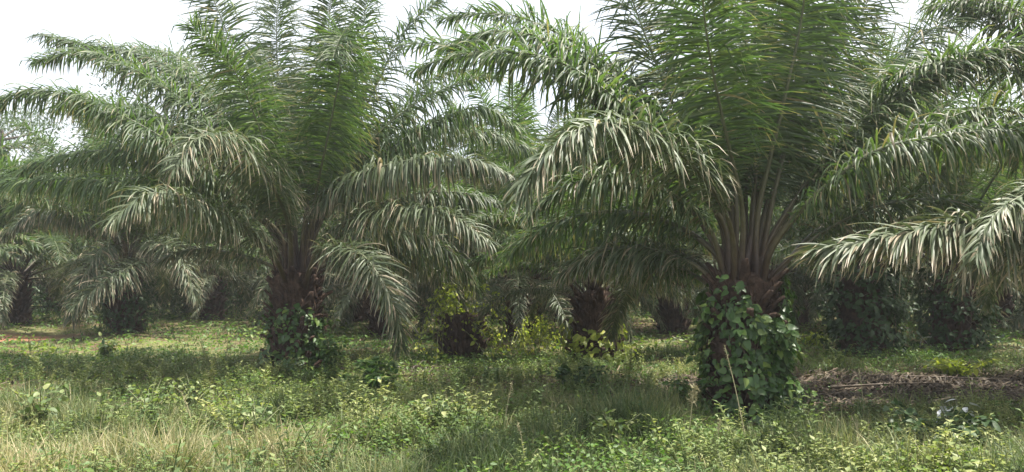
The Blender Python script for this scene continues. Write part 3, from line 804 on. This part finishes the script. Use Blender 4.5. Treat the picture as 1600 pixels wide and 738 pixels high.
def grass():
    g = Geo()
    # tufts in the near field
    for (n, y0, y1, pw, per, hs, wd) in ((6500, 4.6, 9.5, 1.0, 24, .32, .0035), (4500, 8.5, 17, 1.1, 16, .20, .0045), (5000, 15, 45, 1.2, 9, .16, .010)):
        cx, cy = sample(n, y0, y1, pw)
        keep = (bare(cx, cy) > .8) | (rng.random(n) < .15)
        cx, cy = cx[keep], cy[keep]; m = len(cx)
        hh = hs * (0.72 + .75 * nz(cx, cy, 1.1, 1.0)) * rng.uniform(.55, 1.35, m)
        hh = np.clip(hh, .05, 1)
        dry = np.clip(.43 + .45 * nz(cx, cy, .6, 4.0) + rng.normal(0, .13, m) - .018 * np.maximum(cy - 8, 0), 0, 1)
        x = np.repeat(cx, per) + rng.normal(0, .05 if y0 < 12 else .12, m * per); y = np.repeat(cy, per) + rng.normal(0, .05 if y0 < 12 else .12, m * per)
        blades(g, x, y, np.repeat(hh, per) * rng.uniform(.5, 1.25, m * per), rng.uniform(.6, 1.4, m * per) * wd, np.clip(np.repeat(dry, per) + rng.normal(0, .16, m * per), 0, 1))
    o = g.build("grass", M['grass']); tag(o, "wild mixed green and straw coloured grass covering the ground", "grass", kind="stuff")
grass()
def weed_template(seed):
    r = np.random.default_rng(seed); g = Geo()
    for s in range(r.integers(2, 5)):
        a = r.uniform(0, 6.28); hh = r.uniform(.6, 1.0); ln = r.uniform(.1, .4)
        st = np.linspace(0, 1, 6)
        P = np.stack([np.cos(a) * ln * st ** 1.5, np.sin(a) * ln * st ** 1.5, hh * st], 1)
        tube(g, P, .008, 3, r=.6)
        m = 13; q = np.linspace(.25, 1, m); O = np.stack([np.interp(q, st, P[:, c]) for c in range(3)], 1)
        az = np.arange(m) * 2.1 + a; out = np.stack([np.cos(az), np.sin(az), 0 * az], 1)
        sz = r.uniform(.10, .20, m) * (1.25 - .5 * q)
        leaves(g, O, out + UP * r.uniform(-.1, .7, m)[:, None], UP + .3 * out, sz, sz * .9, r.uniform(.3, .7, m))
    return np.concatenate(g.V), np.concatenate(g.F), np.concatenate(g.R), np.concatenate(g.T)
WT = [weed_template(s) for s in range(5)]
def scatter_plants(geo, x, y, hgt, rn):
    n = len(x); k = rng.integers(0, 5, n); a = rng.uniform(0, 2 * PI, n); z = gz(x, y)
    X = np.stack([np.cos(a), np.sin(a), 0 * a], 1); Y_ = np.stack([-np.sin(a), np.cos(a), 0 * a], 1); Z = norm(UP + rng.normal(0, .12, (n, 3)))
    for j in range(5):
        m = k == j; V, Fq, RR, TT = WT[j]; nn = int(m.sum())
        S = np.repeat(hgt[m][:, None], 3, 1)
        v = V[None] * S[:, None, :]
        P = np.stack([x, y, z], 1)[m][:, None] + v[..., 0:1] * X[m][:, None] + v[..., 1:2] * Y_[m][:, None] + v[..., 2:3] * Z[m][:, None]
        FF = Fq[None] + (np.arange(nn) * len(V))[:, None, None]
        geo.add(P.reshape(-1, 3), FF.reshape(-1, 4), np.clip((RR[None] - .5) + rn[m][:, None], 0, 1).ravel(), np.tile(TT, nn))
g = Geo()
cx, cy = sample(8500, 4.8, 14, 1.0)
kp = (nz(cx, cy, .75, 2.2) + rng.normal(0, .26, 8500) > .0) & (bare(cx, cy) > .9)
cx, cy = cx[kp], cy[kp]
scatter_plants(g, cx, cy, rng.uniform(.12, .36, len(cx)) * np.where(rng.random(len(cx)) < .12, 1.6, 1), np.clip(.5 + .35 * nz(cx, cy, .9, 6) + rng.normal(0, .15, len(cx)), 0, 1))
o = g.build("weeds", M['weed']); tag(o, "knee high leafy yellow green weeds mixed into the foreground grass", "weeds", kind="stuff")
g = Geo()
def cover(n, y0, y1, sz0, thr):
    x, y = sample(n, y0, y1, 1.0)
    kp = (nz(x, y, .9, 8.0) + rng.normal(0, .35, n) > thr) & ((bare(x, y) > 1.0) | (rng.random(n) < .08))
    x, y = x[kp], y[kp]; m = len(x)
    z = gz(x, y) + rng.uniform(.0, .16, m) * (1 + nz(x, y, .9, 8.0))
    sz = sz0 * rng.uniform(.6, 1.4, m)
    D = rng.normal(0, 1, (m, 3)) * [1, 1, .35]; Nn = UP + rng.normal(0, .35, (m, 3))
    leaves(g, np.stack([x, y, z], 1), D, Nn, sz, sz * .9, np.clip(.5 + .4 * nz(x, y, .5, 3) + rng.normal(0, .18, m), 0, 1))
cover(110000, 5.0, 16, .05, -.15); cover(50000, 15, 40, .11, -.1)
o = g.build("ground_cover", M['cover']); tag(o, "low leafy green creeping plants covering the plantation floor", "ground cover", kind="stuff")
# dry litter: strips of dead leaflets
g = Geo()
n = 26000
x = np.concatenate([rng.normal(belt[0], 3.0, 9000), rng.uniform(-22, 22, 17000)]); y = np.concatenate([rng.normal(belt[1], 1.0, 9000), rng.uniform(8, 36, 17000)])
kp = (np.arange(n) < 9000) | (nz(x, y, .7, 5.0) > .25)
x, y = x[kp], y[kp]; m = len(x)
STV = np.array([[-1, 0, 0], [1, 0, 0], [-1, .5, .12], [1, .5, .12], [-.1, 1, .02], [.1, 1, .02]], float); STF = np.array([[0, 1, 3, 2], [2, 3, 5, 4]])
a = rng.normal(.2, .9, m); Y_ = norm(np.stack([np.cos(a), np.sin(a), rng.normal(0.0, .08, m)], 1)); X = norm(np.cross(Y_, UP + rng.normal(0, .15, (m, 3)))); Z = np.cross(X, Y_)
inst(g, STV, STF, np.stack([x, y, gz(x, y) + rng.uniform(.005, .05, m)], 1), X, Y_, Z, np.stack([rng.uniform(.006, .018, m), rng.uniform(.15, .5, m), rng.uniform(.2, .6, m)], 1), rng.random(m), np.array([0, 0, .5, .5, 1, 1]))
o = g.build("leaf_litter", M['litter']); tag(o, "brown dry leaflets and litter strewn over the plantation floor", "leaf litter", kind="stuff")

# ------------------------------------------------------------------ fallen dry fronds
rng2 = np.random.default_rng(17)
def fallen(px, py, az, L, label, group="fallen dry fronds"):
    x, y = on_ground(px, py); z = float(gz(x, y))
    root = empty("fallen_frond", (x, y, z), label, "fallen frond", group)
    s = np.linspace(0, 1, 30)
    P = np.stack([math.cos(az) * L * (s - .5) - .25 * math.sin(az) * np.sin(s * 3), math.sin(az) * L * (s - .5) + .25 * math.cos(az) * np.sin(s * 3),   .05 + .05 * np.sin(s * PI)], 1)
    gg = frond_geo(P, L, int(20 * L), .5, 1.2, .014, rng2, az=az, old=1, thin=.8)
    gg.V = [np.stack([v[:, 0], v[:, 1], np.maximum(v[:, 2], .02)], 1) for v in gg.V]
    gg.build("leaflets", M['frond_dead'], root)
    rachis_geo(P, .03).build("midrib", M['woody'], root, True)
fallen(1330, 628, .15, 2.8, "dry brown fallen frond lying right of the vine clad trunk of the largest palm")
fallen(1480, 612, -.1, 3.2, "long dry fallen frond in the middle of the litter belt")
fallen(1570, 632, .3, 2.8, "dry fallen frond at the right edge of the litter belt")
fallen(1420, 596, 2.9, 2.8, "dry fallen frond at the back of the litter belt below the dark leafy column")
fallen(690, 583, 3.0, 2.4, "dry fallen frond lying in front of the vine covered stump")
fallen(1010, 612, .5, 1.6, "short dry fallen frond left of the large vine clad trunk")
# curled leaf, painted pale in place of a light reflection
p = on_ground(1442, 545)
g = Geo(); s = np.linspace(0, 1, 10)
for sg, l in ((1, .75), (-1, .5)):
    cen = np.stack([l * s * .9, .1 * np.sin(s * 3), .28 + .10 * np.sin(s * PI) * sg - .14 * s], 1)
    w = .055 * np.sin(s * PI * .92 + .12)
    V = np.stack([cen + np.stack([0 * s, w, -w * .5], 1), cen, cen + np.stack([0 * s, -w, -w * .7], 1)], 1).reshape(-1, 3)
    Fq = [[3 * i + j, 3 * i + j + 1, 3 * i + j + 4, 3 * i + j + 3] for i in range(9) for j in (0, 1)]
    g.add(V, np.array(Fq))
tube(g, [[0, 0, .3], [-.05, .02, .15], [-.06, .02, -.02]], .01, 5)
o = g.build("glint_leaf", M['pale']); o.location = (p[0], p[1], float(gz(*p))); o.rotation_euler = (0, 0, -.2)
tag(o, "curled leaf painted pale as a light reflection beyond the litter belt at right", "leaf")

# ------------------------------------------------------------------ individual shrubs
def shrub(px, py, h, w, n, size, mat, seed, label, big=True, flower=False):
    r = np.random.default_rng(seed); x, y = on_ground(px, py)
    root = empty("shrub", (x, y, float(gz(x, y))), label, "shrub")
    g = Geo(); gs = Geo(); ns = 14
    for k in range(ns):
        a = r.uniform(0, 6.28); l = w * r.uniform(.3, 1); hh = h * r.uniform(.55, 1.05)
        P, _ = crom([[0, 0, 0], [math.cos(a) * l * .35, math.sin(a) * l * .35, hh * .6], [math.cos(a) * l, math.sin(a) * l, hh]], 10)
        tube(gs, P, np.linspace(.010, .003, 10), 5)
        m = n // ns; q = r.uniform(2, 9, m); i0 = q.astype(int).clip(0, 8); f = (q - i0)[:, None]
        O = P[i0] * (1 - f) + P[i0 + 1] * f
        D = norm(r.normal(0, 1, (m, 3)) * [1, 1, .4] + [0, 0, -.15])
        sz = size * r.uniform(.5, 1.2, m)
        leaves(g, O + D * .03, D, UP + r.normal(0, .4, (m, 3)), sz, sz * .62, r.beta(2, 2, m), big)
    g.build("foliage", mat, root); gs.build("stem", M['stem'], root, True)
shrub(590, 622, .55, .5, 560, .12, M['vine'], 1, "dark green broad leaved shrub under the drooping frond of the palm left of centre")
shrub(518, 592, .85, .25, 330, .105, M['vine'], 2, "upright leafy green sapling against the right side of the left palm trunk")
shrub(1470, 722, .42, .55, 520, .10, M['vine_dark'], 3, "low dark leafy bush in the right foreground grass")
shrub(1490, 705, .44, .2, 90, .09, M['pale'], 4, "small sprig of pale whitish leaves above the dark foreground bush at right")
shrub(1500, 590, .35, .5, 300, .10, M['vine_gold_sunpaint'], 5, "sunlit yellow green bush beyond the litter belt near the right edge")
shrub(1262, 545, .40, .5, 260, .10, M['vine_gold_sunpaint'], 6, "bright green bush in the gap right of the large vine clad trunk")
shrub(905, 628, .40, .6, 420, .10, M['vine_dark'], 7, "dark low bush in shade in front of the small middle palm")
shrub(1080, 655, .45, .35, 360, .085, M['vine'], 8, "leafy green shrub against the left foot of the large vine clad palm")
shrub(165, 560, .45, .4, 200, .11, M['weed'], 10, "light green weedy shrub in front of the low palm at far left")
for k, (px, py, h, lab) in enumerate([(232, 672, .55, "tall light green leafy weed in the left foreground"), (60, 700, .5, "bushy pale leafed weed at the bottom left corner"),
        (300, 640, .45, "slim yellow green weed right of the tall weed in the left foreground"), (400, 700, .42, "spreading pale green weed in the foreground below the left palm"),
        (680, 690, .40, "yellowish leafy weed in the foreground below the vine covered stump"), (955, 705, .36, "broad leaved weed in the foreground below the small middle palm")]):
    shrub(px, py, h, .32, 170, .075, M['weed'], 20 + k, lab)

# ------------------------------------------------------------------ tall seed stalks
def stalk(px, py, tx, ty, label, head=True, plume=False, seed=0):
    r = np.random.default_rng(seed); x, y = on_ground(px, py); z = float(gz(x, y))
    top = at(tx, ty, y - .1) - np.array([x, y, z])
    root = empty("grass_stalk", (x, y, z), label, "grass stalk", "tall seeding grass stalks")
    P, L = crom([[0, 0, 0], top * .55 + [0, 0, .05], top], 16)
    g = Geo(); tube(g, P, np.linspace(.006, .0025, 16), 5)
    g.build("stem", M['straw'], root, True)
    if head:
        g = Geo(); m = 140 if plume else 60; q = r.uniform(.70 if plume else .72, 1, m)
        O = np.stack([np.interp(q, np.linspace(0, 1, 16), P[:, c]) for c in range(3)], 1)
        D = norm(r.normal(0, 1, (m, 3)) + [0, 0, .6]); sz = (.085 if plume else .03) * r.uniform(.5, 1, m)
        leaves(g, O, D, UP + r.normal(0, .6, (m, 3)), sz, sz * (.14 if plume else .35), r.uniform(.7, 1, m)); g.build("seed_head", M['straw'], root)
stalk(1168, 712, 1132, 540, "tallest straw coloured grass stalk leaning left before the vine clad trunk", seed=1)
stalk(1075, 700, 1086, 605, "grass stalk with a feathery pale plume left of the vine clad trunk", plume=True, seed=2)
stalk(784, 690, 800, 600, "thin grass stalk standing alone in the middle foreground", seed=3)
stalk(1352, 660, 1342, 578, "short pale grass stalk in front of the litter belt", seed=4)
stalk(308, 690, 283, 612, "pale grass stalk leaning left in the left foreground", seed=5)
stalk(1120, 730, 1125, 655, "grass stalk close to the bottom edge below the vine clad palm", seed=6)
stalk(822, 738, 808, 660, "bent grass stalk at the bottom edge near the middle", seed=7)
